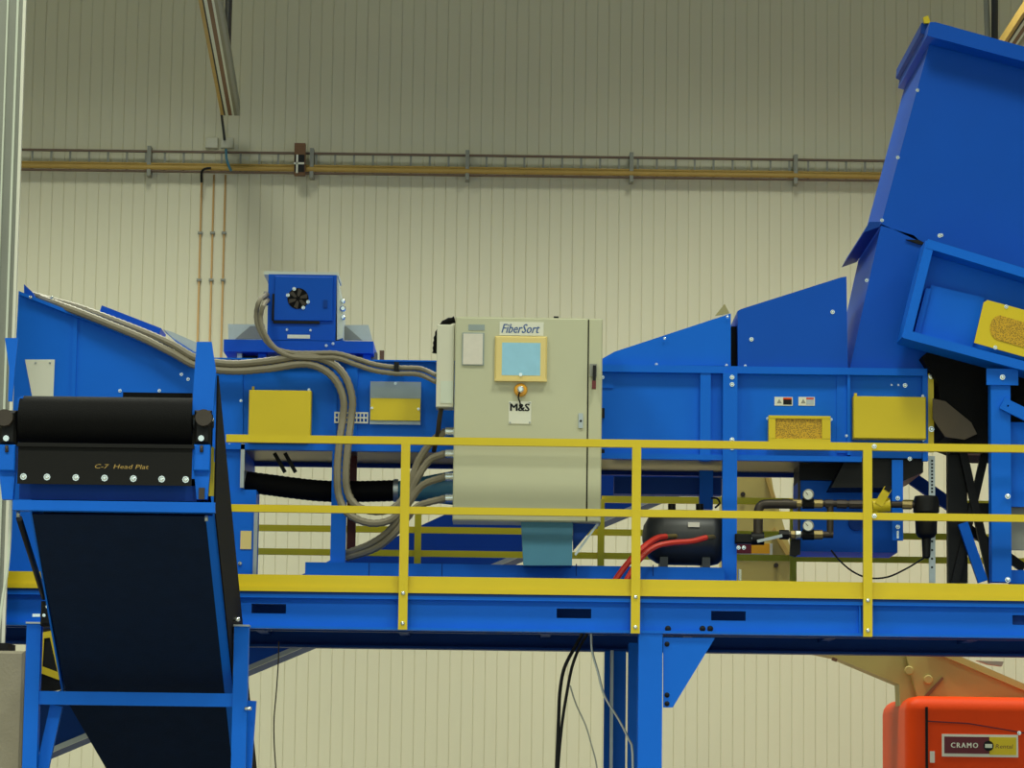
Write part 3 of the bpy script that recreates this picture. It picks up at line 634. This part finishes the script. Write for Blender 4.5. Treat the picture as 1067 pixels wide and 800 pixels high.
MB().bar(P(915, 526, Yp-0.05), P(925, 509, Yp-0.05), 0.06, 0.06).build('valve_handle', YEL, vb)
MB().bar(P(923.5, 511.5, Yp-0.06), P(926, 507.5, Yp-0.06), 0.05, 0.05).build('handle_cap', DARK, vb)
MB().cyl(P(912, 531, Yp-0.03), P(912, 534, Yp-0.03), 0.025, 8).build('valve_foot', YEL, vb)
MB().bar(P(789, 564, Yp-0.05), P(815, 558, Yp-0.05), 0.022, 0.02).build('lever', STEEL, au)
MB().pbox(766, 556, 789, 566, Yp-0.02, Yp+0.08, 0.01).build('valve_body', DARK, au)
MB().cyl(P(783, 561, Yp), P(796, 561, Yp), 0.05, 10).build('valve_end', DARK, au)
for px in (769.5, 775, 785): bolt(au, px, 570.5 if px < 780 else 561, Yp-0.03, 0.012, CHROME)
flt = MB().lathe(P(965, 517, Yp), (0, 0, -1), [(0, 0.085), (0.04, 0.098), (0.12, 0.098), (0.13, 0.085), (0.28, 0.08), (0.31, 0.06), (0.32, 0.035), (0.46, 0.03), (0.47, 0.012)], 20).build('filter_bowl', DARK, au)
MB().tube([P(866, 573, Yp), P(874, 583, Yp), P(888, 595, Yp), P(905, 602, Yp), P(925, 601, Yp), P(945, 592, Yp), P(963, 581, Yp)], 0.007, 6).build('drain_tube', DARK, au)
ps = MB().pbox(968, 475, 974.5, 607, 0.78, 0.80).build('perforated_strut', STEEL, au)
for k in range(16):
    py = 479+k*3.6 if k < 10 else 545+(k-10)*9
    MB().pbox(970.2, py, 972.3, py+1.9, 0.776, 0.78).build('strut_hole', DARK, ps)
# small black actuator by lower pipe
tag(MB().ppoly([(824, 563), (829, 557), (834, 560), (834, 576), (829, 580), (823, 578)], 0.72, 0.78).build('actuator', DARK), 'small black actuator under the lower air pipe, beside the rear yellow post', 'actuator')
tag(MB().tube([P(771, 593, 0.3), (P(771, 593, 0.3).x, 0.3, ZD+0.1), (P(771, 593, 0.3).x, 0.3, ZD)], 0.012, 8).build('anchor_bolt', CHROME), 'upright zinc threaded rod at the foot of the machine leg', 'bolt')
# ------------------------------------------------------------------ inclined conveyor behind the platform
Yi = 3.7
ic = thing('inclined_conveyor', 'dark blue inclined conveyor rising to the right behind the platform', 'conveyor', (P(200, 780, Yi).x, 4.1, 0))
lo = lambda x: 490+(757-x)*0.418
up_ = lambda x: 533+(470-x)*0.457
MB().ppoly([(-120, up_(-120)), (640, up_(640)), (800, 445), (830, 459), (-120, lo(-120))], Yi, Yi+0.02).build('side_plate', NAVY, ic)
MB().ppoly([(-120, up_(-120)), (640, up_(640)), (800, 445), (830, 459), (-120, lo(-120))], Yi+1.0, Yi+1.02).build('side_plate', NAVY, ic)
MB().ppoly([(-120, lo(-120)-6), (830, lo(830)-4), (830, lo(830)), (-120, lo(-120))], Yi-0.05, Yi+0.0).build('bottom_flange', STEEL, ic)
MB().ppoly([(-120, lo(-120)-5), (830, lo(830)-5), (830, lo(830)-2), (-120, lo(-120)-2)], Yi+0.02, Yi+1.0).build('bottom_pan', NAVY, ic)
MB().ppoly([(-120, up_(-120)+10), (640, up_(640)+10), (640, up_(640)+14), (-120, up_(-120)+14)], Yi+0.02, Yi+1.0).build('belt', BLACK, ic)
for px in (150, 560):
    z = P(px, lo(px), Yi).z
    for yy in (Yi+0.1, Yi+0.9): MB().box(P(px, 700, Yi).x-0.04, yy-0.04, 0, P(px, 700, Yi).x+0.04, yy+0.04, z).build('leg', NAVY, ic) if px < 200 else None
# ------------------------------------------------------------------ left belt conveyor
YHd = -2.6
cv = thing('belt_conveyor', 'steep blue belt conveyor with black head pulley at the left edge', 'conveyor', (P(140, 800, -1.1).x, -1.1, 0))
h0 = P(124, 535, YHd); TA = 0.638
xl, xr_ = P(33, 535, YHd).x, P(214, 535, YHd).x
ax = Vector((0, 1, -TA)).normalized(); nv = Vector((0, TA, 1)).normalized()
def q(x, s, n): return Vector((x, YHd, h0.z)) + ax*s + nv*n + Vector((x-x, 0, 0)) if True else None
def loc(x, s, n):
    v = Vector((0, YHd, h0.z)) + ax*s + nv*n; v.x = x; return v
SL = 5.0; s1 = 2.2
def band(n):
    return [loc(xl, 0.02, n), loc(xr_, 0.02, n), loc(xr_, SL, n), loc(xl+0.48, SL, n), loc(xl+0.32, s1+1.3, n), loc(xl+0.02, s1, n)]
MB().poly(band(0), nv*0.01).build('return_belt', RBELT, cv)
MB().poly(band(0.30), nv*0.012).build('belt', BLACK, cv)
xs_r = P(224, 520, YHd).x
MB().poly([loc(xs_r, -0.02, 0.0), loc(xs_r, SL, 0.0), loc(xs_r, SL, 0.42), loc(xs_r, 0.0, 0.42)], (-0.012, 0, 0)).build('side_frame', BLUE, cv)
MB().poly([loc(xl, -0.02, 0.0), loc(xl, s1, 0.0), loc(xl, s1, 0.42), loc(xl, 0.0, 0.42)], (-0.012, 0, 0)).build('side_frame', BLUE, cv)
MB().poly([loc(xr_, 0.02, 0.0), loc(xs_r, 0.02, 0.0), loc(xs_r, SL, 0.0), loc(xr_, SL, 0.0)], nv*0.012).build('frame_flange', BLUE, cv)
zA = P(224, 391, YHd-0.05).z; zD2 = P(224, 530, YHd-0.05).z; xk = P(224.5, 450, YHd-0.05).x
A_ = Vector((xk, YHd-0.05, zA)); D_ = Vector((xk, YHd-0.05, zD2))
MB().poly([A_, A_+ax*5.2, D_+ax*4.9, D_], (0.012, 0, 0)).build('side_skirt', BLACK, cv)
# head
YN = YHd-0.1
pl0, pl1 = P(21, 437.5, YHd), P(201, 439, YHd)
MB().cyl((pl0.x, YHd+0.05, pl0.z), (pl1.x, YHd+0.05, pl0.z), 0.165, 32).build('head_pulley', BLACK, cv)
sh = MB().cyl((P(0, 437, YHd).x-0.05, YHd+0.05, pl0.z), (P(222, 437, YHd).x, YHd+0.05, pl0.z), 0.032, 14).build('shaft', STEEL, cv)
wp = MB().pbox(18.5, 463, 200, 505, YN-0.02, YN-0.01).build('scraper_plate', PLATE, cv)
MB().pbox(18, 462, 202, 466, YN-0.05, YN-0.01).build('scraper_lip', PLATE, wp)
for px in (24.5, 49, 79, 109, 139, 168.5, 193.5): bolt(wp, px, 496.5+(px-24)*0.018, YN-0.02, 0.017)
text('C-7  Head Plat', 127, 486, YN-0.022, 0.028, MUST, wp, name='handwriting', shear=0.2, width=0.35)
MB().pbox(20, 505, 205, 521, YN+0.10, YN+0.12).build('cross_plate', NAVY, cv)
MB().pbox(128, 409, 200, 418, YHd+0.25, YHd+0.3).build('belt_cleat', BLACK, cv)
MB().pbox(13, 522, 224, 532.5, YN+0.02, YN+0.16).build('cross_beam', BLUE, cv)
for px, py in ((19, 533.5), (215, 538)): MB().cyl(P(px, py-1, YN+0.08), P(px, py+5, YN+0.08), 0.012, 8).build('bolt', STEEL, cv)
# head fins (flared skirt boards)
MB().ppoly([(205, 356), (220.5, 356), (225, 386), (222, 432), (200, 432), (202, 395)], YN+0.04, YN+0.06).build('skirt_board', BLUE, cv)
MB().ppoly([(5, 352), (19, 352), (15.5, 385), (12.5, 418), (8.5, 418), (9.5, 383)], YN+0.04, YN+0.06).build('skirt_board', BLUE, cv)
MB().ppoly([(18, 415), (24, 412), (24, 440), (16, 440)], YN+0.06, YN+0.12).build('pulley_plate', BLUE, cv)
# bearings and take-ups
for s, xc in ((1, 211), (-1, 8)):
    bb = MB().pbox(xc-9, 427, xc+9, 463, YN+0.0, YN+0.12, 0.02).build('bearing_block', DARK, cv)
    MB().disc(xc+2*s, 436, YN, 0.055, 0.06, 14).build('bearing_cap', PIPE, bb)
    MB().disc(xc-1, 457, YN, 0.02, 0.03, 8).build('grease_bolt', CHROME, bb)
    tu = MB().pbox(xc-9.5, 463, xc+7.5, 490, YN, YN+0.14, 0.006).build('take_up_bracket', BLUE, cv)
    MB().ppoly([(xc-9, 490), (xc+8, 490), (xc+5, 520), (xc-6, 520)], YN+0.05, YN+0.12).build('bracket_plate', BLUE, tu)
    MB().cyl(P(xc-1, 464, YN-0.01), P(xc-1, 471, YN-0.01), 0.012, 6).build('adjust_screw', PIPE, tu)
yp = MB().ppoly([(219, 465), (223, 466), (223, 481), (226, 482), (225, 517), (213.5, 516.5), (214, 508), (217.5, 507)], YN+0.1, YN+0.11).build('yellow_guard', YEL, cv)
MB().pbox(207, 508, 213, 520, YN+0.03, YN+0.06).build('bolt_bracket', PIPE, cv)
# legs and braces
YL = -1.15
xA, xB = P(33, 720, YL).x, P(250, 720, YL).x
zl = P(140, 651, YL).z
for i, x in enumerate((xA, xB)):
    lgp = MB().box(x-0.05, YL, 0.02, x+0.05, YL+0.1, zl).build('leg', BLUE, cv)
    MB().box(x-0.055, YL-0.01, zl, x+0.055, YL+0.12, zl+0.012).build('top_plate', STEEL, lgp)
    MB().box(x-0.1, YL-0.05, 0, x+0.1, YL+0.15, 0.02).build('foot_plate', BLUE, lgp)
zc = P(140, 728, YL).z
MB().box(xA+0.05, YL+0.01, zc-0.046, xB-0.05, YL+0.07, zc+0.046).build('cross_bar', BLUE, cv)
MB().bar(P(59, 735, YL+0.15), P(38, 830, YL+0.15), 0.085, 0.05).build('brace', BLUE, cv)
MB().bar(P(262, 730, YL+0.15), P(255, 830, YL+0.15), 0.07, 0.05).build('brace', BLUE, cv)
for px, py in ((246, 645), (258, 738)): MB().cyl(P(px-3, py, YL-0.01), P(px+4, py, YL-0.01), 0.014, 8).build('bolt', CHROME, cv)
mt = MB().pbox(42, 626, 58, 652, YL-0.05, YL+0.1, 0.02).build('limit_switch', DARK, cv)
for px, py in ((49.5, 632), (46, 641), (52.5, 643)): MB().disc(px, py, YL-0.05, 0.012, 0.01, 8).build('screw', CHROME, mt)
MB().bar(P(34, 641, YL), P(42, 641, YL), 0.02, 0.02).build('bolt', CHROME, cv)
MB().pbox(224, 634, 238, 650, YL+0.0, YL+0.1).build('frame_bracket', DARK, cv)
MB().pbox(224, 606, 236, 628, YL+0.02, YL+0.1).build('frame_bracket', BLUE, cv)
MB().cyl(P(20, 540, YN+0.3), P(46, 622, YL), 0.022, 8).build('tie_rod', DARK, cv)
yg2 = MB()
fr = [(43, 659), (53, 657), (66, 710), (39, 700)]; fi = [(46, 665), (52, 664), (60, 700), (44, 694)]
pts = [P(x, y, -0.3) for x, y in fr+fi]
for k in range(4): yg2.poly([pts[k], pts[(k+1) % 4], pts[4+(k+1) % 4], pts[4+k]], (0, 0.02, 0))
yfr = yg2.build('drive_guard', YEL, cv)
MB().ppoly([(38, 655), (60, 655), (72, 716), (38, 724)], -0.27, -0.2).build('guard_back', DARK, yfr)
tag(MB().tube([P(12, 514, -2.4), P(11, 545, -2.4), P(8, 590, -2.4), P(2, 630, -2.4), P(-3, 680, -2.4), P(-4, 800, -2.4)], 0.011, 6).build('hanging_cable', PALE), 'thin pale cable hanging down at the far left from the conveyor head', 'cable')
# ------------------------------------------------------------------ boom lift behind
YO = 5.3
bm_ = thing('boom_lift', 'orange and tan boom lift parked behind the platform at lower right', 'lift', (P(1030, 800, YO).x, YO+0.8, 0))
import bmesh as _b
def roundbox(x0, y0, z0, x1, y1, z1, r, seg=4):
    bmh = _b.new(); _b.ops.create_cube(bmh, size=1)
    for v in bmh.verts: v.co = Vector(((x0+x1)/2+v.co.x*(x1-x0), (y0+y1)/2+v.co.y*(y1-y0), (z0+z1)/2+v.co.z*(z1-z0)))
    _b.ops.bevel(bmh, geom=bmh.edges[:], offset=r, segments=seg, profile=0.5, affect='EDGES')
    m = MB(); bmh.verts.index_update(); m.add([v.co.copy() for v in bmh.verts], [tuple(v.index for v in f.verts) for f in bmh.faces], True); bmh.free(); return m
xo0 = P(944, 760, YO).x; zo1 = P(990, 725, YO).z; xo1 = xo0+2.4; zseam = P(1000, 752.5, YO).z
body = roundbox(xo0, YO, 0.75, xo1, YO+1.9, zo1, 0.13).build('turntable_cover', ORANGE, bm_)
body.modifiers.new('weighted_normal', 'WEIGHTED_NORMAL')
sx = P(965.5, 760, YO).x
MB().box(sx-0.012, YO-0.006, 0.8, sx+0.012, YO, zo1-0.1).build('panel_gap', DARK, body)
MB().poly([P(945+x, 750+y, YO-0.003) for x, y in ((20, 0.5), (64, 3), (94, 8), (134, 15), (134, 16.2), (94, 9.2), (64, 4.2), (20, 1.7))], (0, 0.004, 0)).build('hood_seam', MAROON, body)
bolt(body, 1062, 763.5, YO-0.002, 0.014)
stk = MB().pbox(981.5, 765, 1061, 788.5, YO-0.006, YO).build('company_sticker', WHITE, body)
MB().pbox(984, 767.5, 1031, 785, YO-0.008, YO-0.006).build('maroon_field', MAROON, stk)
MB().pbox(1031, 768, 1059, 786.5, YO-0.008, YO-0.006).build('yellow_field', YEL, stk)
text('CRAMO', 1005, 776.3, YO-0.010, 0.045, WHITE, stk, width=0.24, bold=0.05, spacing=1.3)
dsc = MB().disc(1030, 777, YO-0.008, 0.046, 0.003, 20).build('round_logo', DARK, stk)
MB().pbox(1026.5, 775, 1034, 779, YO-0.013, YO-0.011).build('logo_bars', PALE, dsc)
text('Rental', 1046.5, 777.5, YO-0.010, 0.036, BROWN, stk, width=0.155, shear=0.1)
MB().pbox(969, 782.5, 974, 794.5, YO-0.005, YO).build('small_sticker', PAPER, body)
# chassis and wheels below view
MB().box(xo0+0.2, YO+0.1, 0.45, xo1-0.2, YO+1.8, 0.78).build('chassis', CREAM, bm_)
for wx in (xo0+0.45, xo1-0.45):
    for wy in (YO+0.15, YO+1.75):
        wl = MB().cyl((wx, wy-0.15, 0.42), (wx, wy+0.15, 0.42), 0.42, 24).build('wheel', BLACK, bm_)
# booms
Yk = YO+0.5
MB().ppoly([(790, 640), (812, 632), (870, 655), (985, 690), (985, 735), (938, 735), (937, 713), (869, 684.5), (790, 668)], Yk, Yk+0.35).build('lower_boom', CREAM, bm_)
MB().ppoly([(940, 668), (975, 676), (1080, 722), (1080, 745), (960, 740)], Yk-0.06, Yk).build('link_arm', CREAM, bm_)
MB().ppoly([(965, 676), (978, 674), (1090, 722), (1090, 729)], Yk-0.10, Yk-0.02).build('arm_flange', CREAM, bm_)
MB().ppoly([(963, 725), (982, 705), (983.5, 707), (967, 726)], Yk-0.09, Yk-0.06).build('arm_rib', BROWN, bm_)
for px, py in ((947, 698.5), (967, 708)): MB().lathe(P(px, py, Yk-0.06), (0, -1, 0), [(0, 0.042), (0.02, 0.042), (0.025, 0.034)], 16).build('pivot_pin', CREAM, bm_)
MB().ppoly([(1018, 688), (1046, 689), (1044, 694), (1030, 692)], Yk+0.4, Yk+0.5).build('cylinder_end', GREYP, bm_)
MB().bar(P(867, 686, Yk-0.02), P(872, 688, Yk-0.02), 0.03, 0.03).build('pin', BROWN, bm_)
ub = MB().ppoly([(752, 470), (799, 470), (806, 510), (829, 590), (822, 640), (752, 650)], Yk, Yk+0.35).build('upper_boom', CREAM, bm_)
MB().ppoly([(797, 495), (800, 495), (808, 520), (805, 522)], Yk-0.04, Yk).build('boom_edge', MUST, ub)
MB().ppoly([(804, 553), (807, 549), (830, 588), (826, 590)], Yk-0.04, Yk).build('boom_edge', MUST, ub)
ls = MB().pbox(766, 566, 805, 578.5, Yk-0.01, Yk).build('warning_label', WHITE, ub)
MB().pbox(766, 566, 783, 576.5, Yk-0.014, Yk-0.01).build('red_field', MAROON, ls)
MB().pbox(783, 566, 802, 576.5, Yk-0.014, Yk-0.01).build('yellow_field', GOLD, ls)
for px, py in ((774, 515), (808.5, 589)): MB().lathe(P(px, py, Yk), (0, -1, 0), [(0, 0.022), (0.03, 0.022)], 8).build('pin', PIPE, ub)
# ------------------------------------------------------------------ cable tray on the wall
YT = YW-0.12
zt_ = P(487, 162, YT).z; zb_ = P(487, 179, YT).z
XT0, XT1 = -6.6, 8.6
ct = thing('cable_tray', 'long horizontal cable ladder with mustard cable bundle high on the wall', 'cable tray', (P(487, 180, YT).x, YT, zb_-0.05))
MB().box(XT0, YT-0.02, zt_-0.010, XT1, YT+0.02, zt_+0.010).build('top_rail', RODM, ct)
MB().box(XT0, YT-0.03, zb_-0.042, XT1, YT+0.05, zb_-0.030).build('bottom_rail', RODM, ct)
for k, (dz, r) in enumerate(((0.0, 0.028), (0.040, 0.013))):
    MB().cyl((XT0, YT-0.03+0.02*k, zb_+dz), (XT1, YT-0.03+0.02*k, zb_+dz), r, 10).build('cable_bundle', MUST, ct)
for k in range(62):
    x = XT0+0.1+k*0.2; m = GREYP if k % 5 else PALE
    if k == 0: r0 = MB().box(x-0.011, YT+0.0, zb_-0.04, x+0.011, YT+0.012, zt_).build('rung', GREYP, ct)
    elif x < XT1: inst(r0, (k*0.2, 0, 0), ct)
for px in (155.5, 325, 487, 658, 829, -14):
    x = P(px, 170, YT).x
    MB().box(x-0.02, YT-0.045, zb_-0.09, x+0.02, YT+0.12, zt_+0.05).build('wall_bracket', GREYP, ct)
bxj = thing('fuse_box', 'small brown and white box mounted across the cable tray', 'box', P(312, 182, YT-0.1))
MB().pbox(306.5, 149, 318, 182, YT-0.14, YT-0.05).build('housing', BROWN, bxj)
MB().pbox(307, 161, 317, 179, YT-0.15, YT-0.14).build('dark_panel', DARK, bxj)
MB().pbox(308.5, 161, 310.5, 180, YT-0.16, YT-0.15).build('white_bar', WHITE, bxj)
MB().pbox(306, 169, 317, 171, YT-0.16, YT-0.15).build('white_bar', WHITE, bxj)
# junction boxes and cable
YJ = YW-0.08
for (a, b, nm) in ((214, 227, 'pale junction box left of the wire above the cable tray'), (230, 243, 'pale junction box right of the wire above the cable tray')):
    tag(MB().pbox(a, 143, b, 154, YJ, YW, 0.006).build('junction_box', BEIGE2), nm, 'junction box', 'junction boxes')
tag(MB().tube([P(230.5, 108, YW-0.35), P(231, 120, YW-0.2), P(233, 137, YW-0.12), P(234, 146, YW-0.12)], 0.014, 8).build('power_cable', TANK), 'thin dark cable dropping from the ceiling rail to the junction boxes', 'cable')
tag(MB().tube([P(235.5, 155, YW-0.2), P(236, 165, YW-0.2), P(239, 174, YW-0.2), P(241, 178, YW-0.2)], 0.013, 8).build('power_cable', TEAL), 'short blue cable drooping from junction box across the cable tray', 'cable')
tag(MB().tube([P(210, 190, YW-0.2), P(210, 180, YW-0.2), P(213, 176, YW-0.2), P(220, 175, YW-0.2)], 0.013, 8).build('power_cable', DARK), 'short black bent cable on the tray above the leftmost orange conduit', 'cable')
for i, (xt_, xb_, lb) in enumerate(((209.8, 206, 'leftmost'), (222.5, 218.5, 'middle'), (234.5, 231, 'rightmost'))):
    cdt = thing('wall_conduit', lb+' of three thin orange conduits running down the wall', 'conduit', P(xt_, 345, YW-0.02), 'orange wall conduits')
    x = P(xt_, 200, YW-0.02).x; zt2 = P(xt_, 182, YW-0.02).z
    MB().cyl((x, YW-0.02, 0.3), (x, YW-0.02, zt2), 0.010, 8).build('pipe', OCHRE, cdt)
    for py in (243, 292):
        z = P(xt_, py, YW).z; MB().box(x-0.025, YW-0.038, z-0.012, x+0.025, YW, z+0.012).build('clip', GREYP, cdt)
# ------------------------------------------------------------------ ceiling rails
YE = YW-0.5
e = P(240, 116, YE)
def ceil_rail(x, z, label, y0, y1, hang, k=0.0):
    def skew(a, z0, b, z1): return MB().poly([(a, y1, z0), (b, y1, z0), (b, y1, z1), (a, y1, z1)], (k*(y0-y1), y0-y1, 0))
    r = thing('ceiling_rail', label, 'ceiling rail', (x, (y0+y1)/2, z), 'ceiling rails')
    skew(x-0.10, z-0.04, x-0.065, z+0.06).build('mustard_strip', MUST, r)
    for dx, w, m in ((-0.065, 0.015, DARK), (-0.05, 0.03, PALE), (-0.02, 0.04, BROWN), (0.02, 0.022, PALE), (0.042, 0.03, DUCT), (0.072, 0.03, GREYP)):
        skew(x+dx, z-0.045, x+dx+w, z+0.06).build('channel', m, r)
    skew(x-0.05, z+0.06, x+0.10, z+0.09).build('cover', DUCT, r)
    for yy in hang:
        xh = x+k*(yy-y1)
        MB().cyl((xh+0.0, yy, z+0.09), (xh-0.10, yy, 12.6), 0.03, 8).build('hanger_rod', GREYP, r)
        MB().cyl((xh+0.06, yy, z+0.09), (xh+0.09, yy, 12.6), 0.035, 8).build('hanger_rod', TANK, r)
ceil_rail(e.x, e.z, 'grey and mustard ceiling rail running to the wall at upper left', -6, YE, (6.9, 0.0), -0.048)
e2 = P(1062, 32, 5.9)
ceil_rail(e2.x, e2.z, 'mustard edged ceiling rail above the hopper at the upper right corner', -6, YE, (7.8, 0.0))
# ------------------------------------------------------------------ hanging cables below platform
def cab(pts, r, m, label):
    tag(MB().tube([P(*p) for p in pts], r, 6).build('hanging_cable', m), label, 'cable')
Yc = 0.3
cab([(607, 660, Yc), (598, 676, Yc), (588, 696, Yc), (583.5, 720, Yc), (582, 750, Yc), (580, 800, Yc), (578, 850, Yc)], 0.014, DARK, 'thick black cable hanging below the platform, left of its twin')
cab([(612, 660, Yc), (603, 676, Yc), (596, 695, Yc), (591, 720, Yc), (585.5, 755, Yc), (581.5, 800, Yc), (580, 850, Yc)], 0.012, DARK, 'thinner black cable hanging below the platform, right of its twin')
cab([(594, 714, Yc-0.03), (600, 733, Yc-0.03), (610, 755, Yc-0.03), (616, 775, Yc-0.03), (622, 800, Yc-0.03), (626, 850, Yc-0.03)], 0.006, GREYP, 'hair-thin grey wire branching right from the black cables')
cab([(616, 660, Yc), (617, 678, Yc), (623, 700, Yc), (630, 725, Yc), (645, 750, Yc), (655, 770, Yc), (659, 784, Yc), (659, 850, Yc)], 0.009, STEEL, 'pale grey cable hanging in front of the rear platform column')
cab([(290.5, 668, Yc), (290, 690, Yc), (288, 720, Yc), (285.5, 750, Yc), (286, 780, Yc), (289, 820, Yc)], 0.005, PIPE, 'single thin wire hanging by itself right of the belt conveyor')
for o in list(bpy.data.objects):
    if '_org' in o: del o['_org']
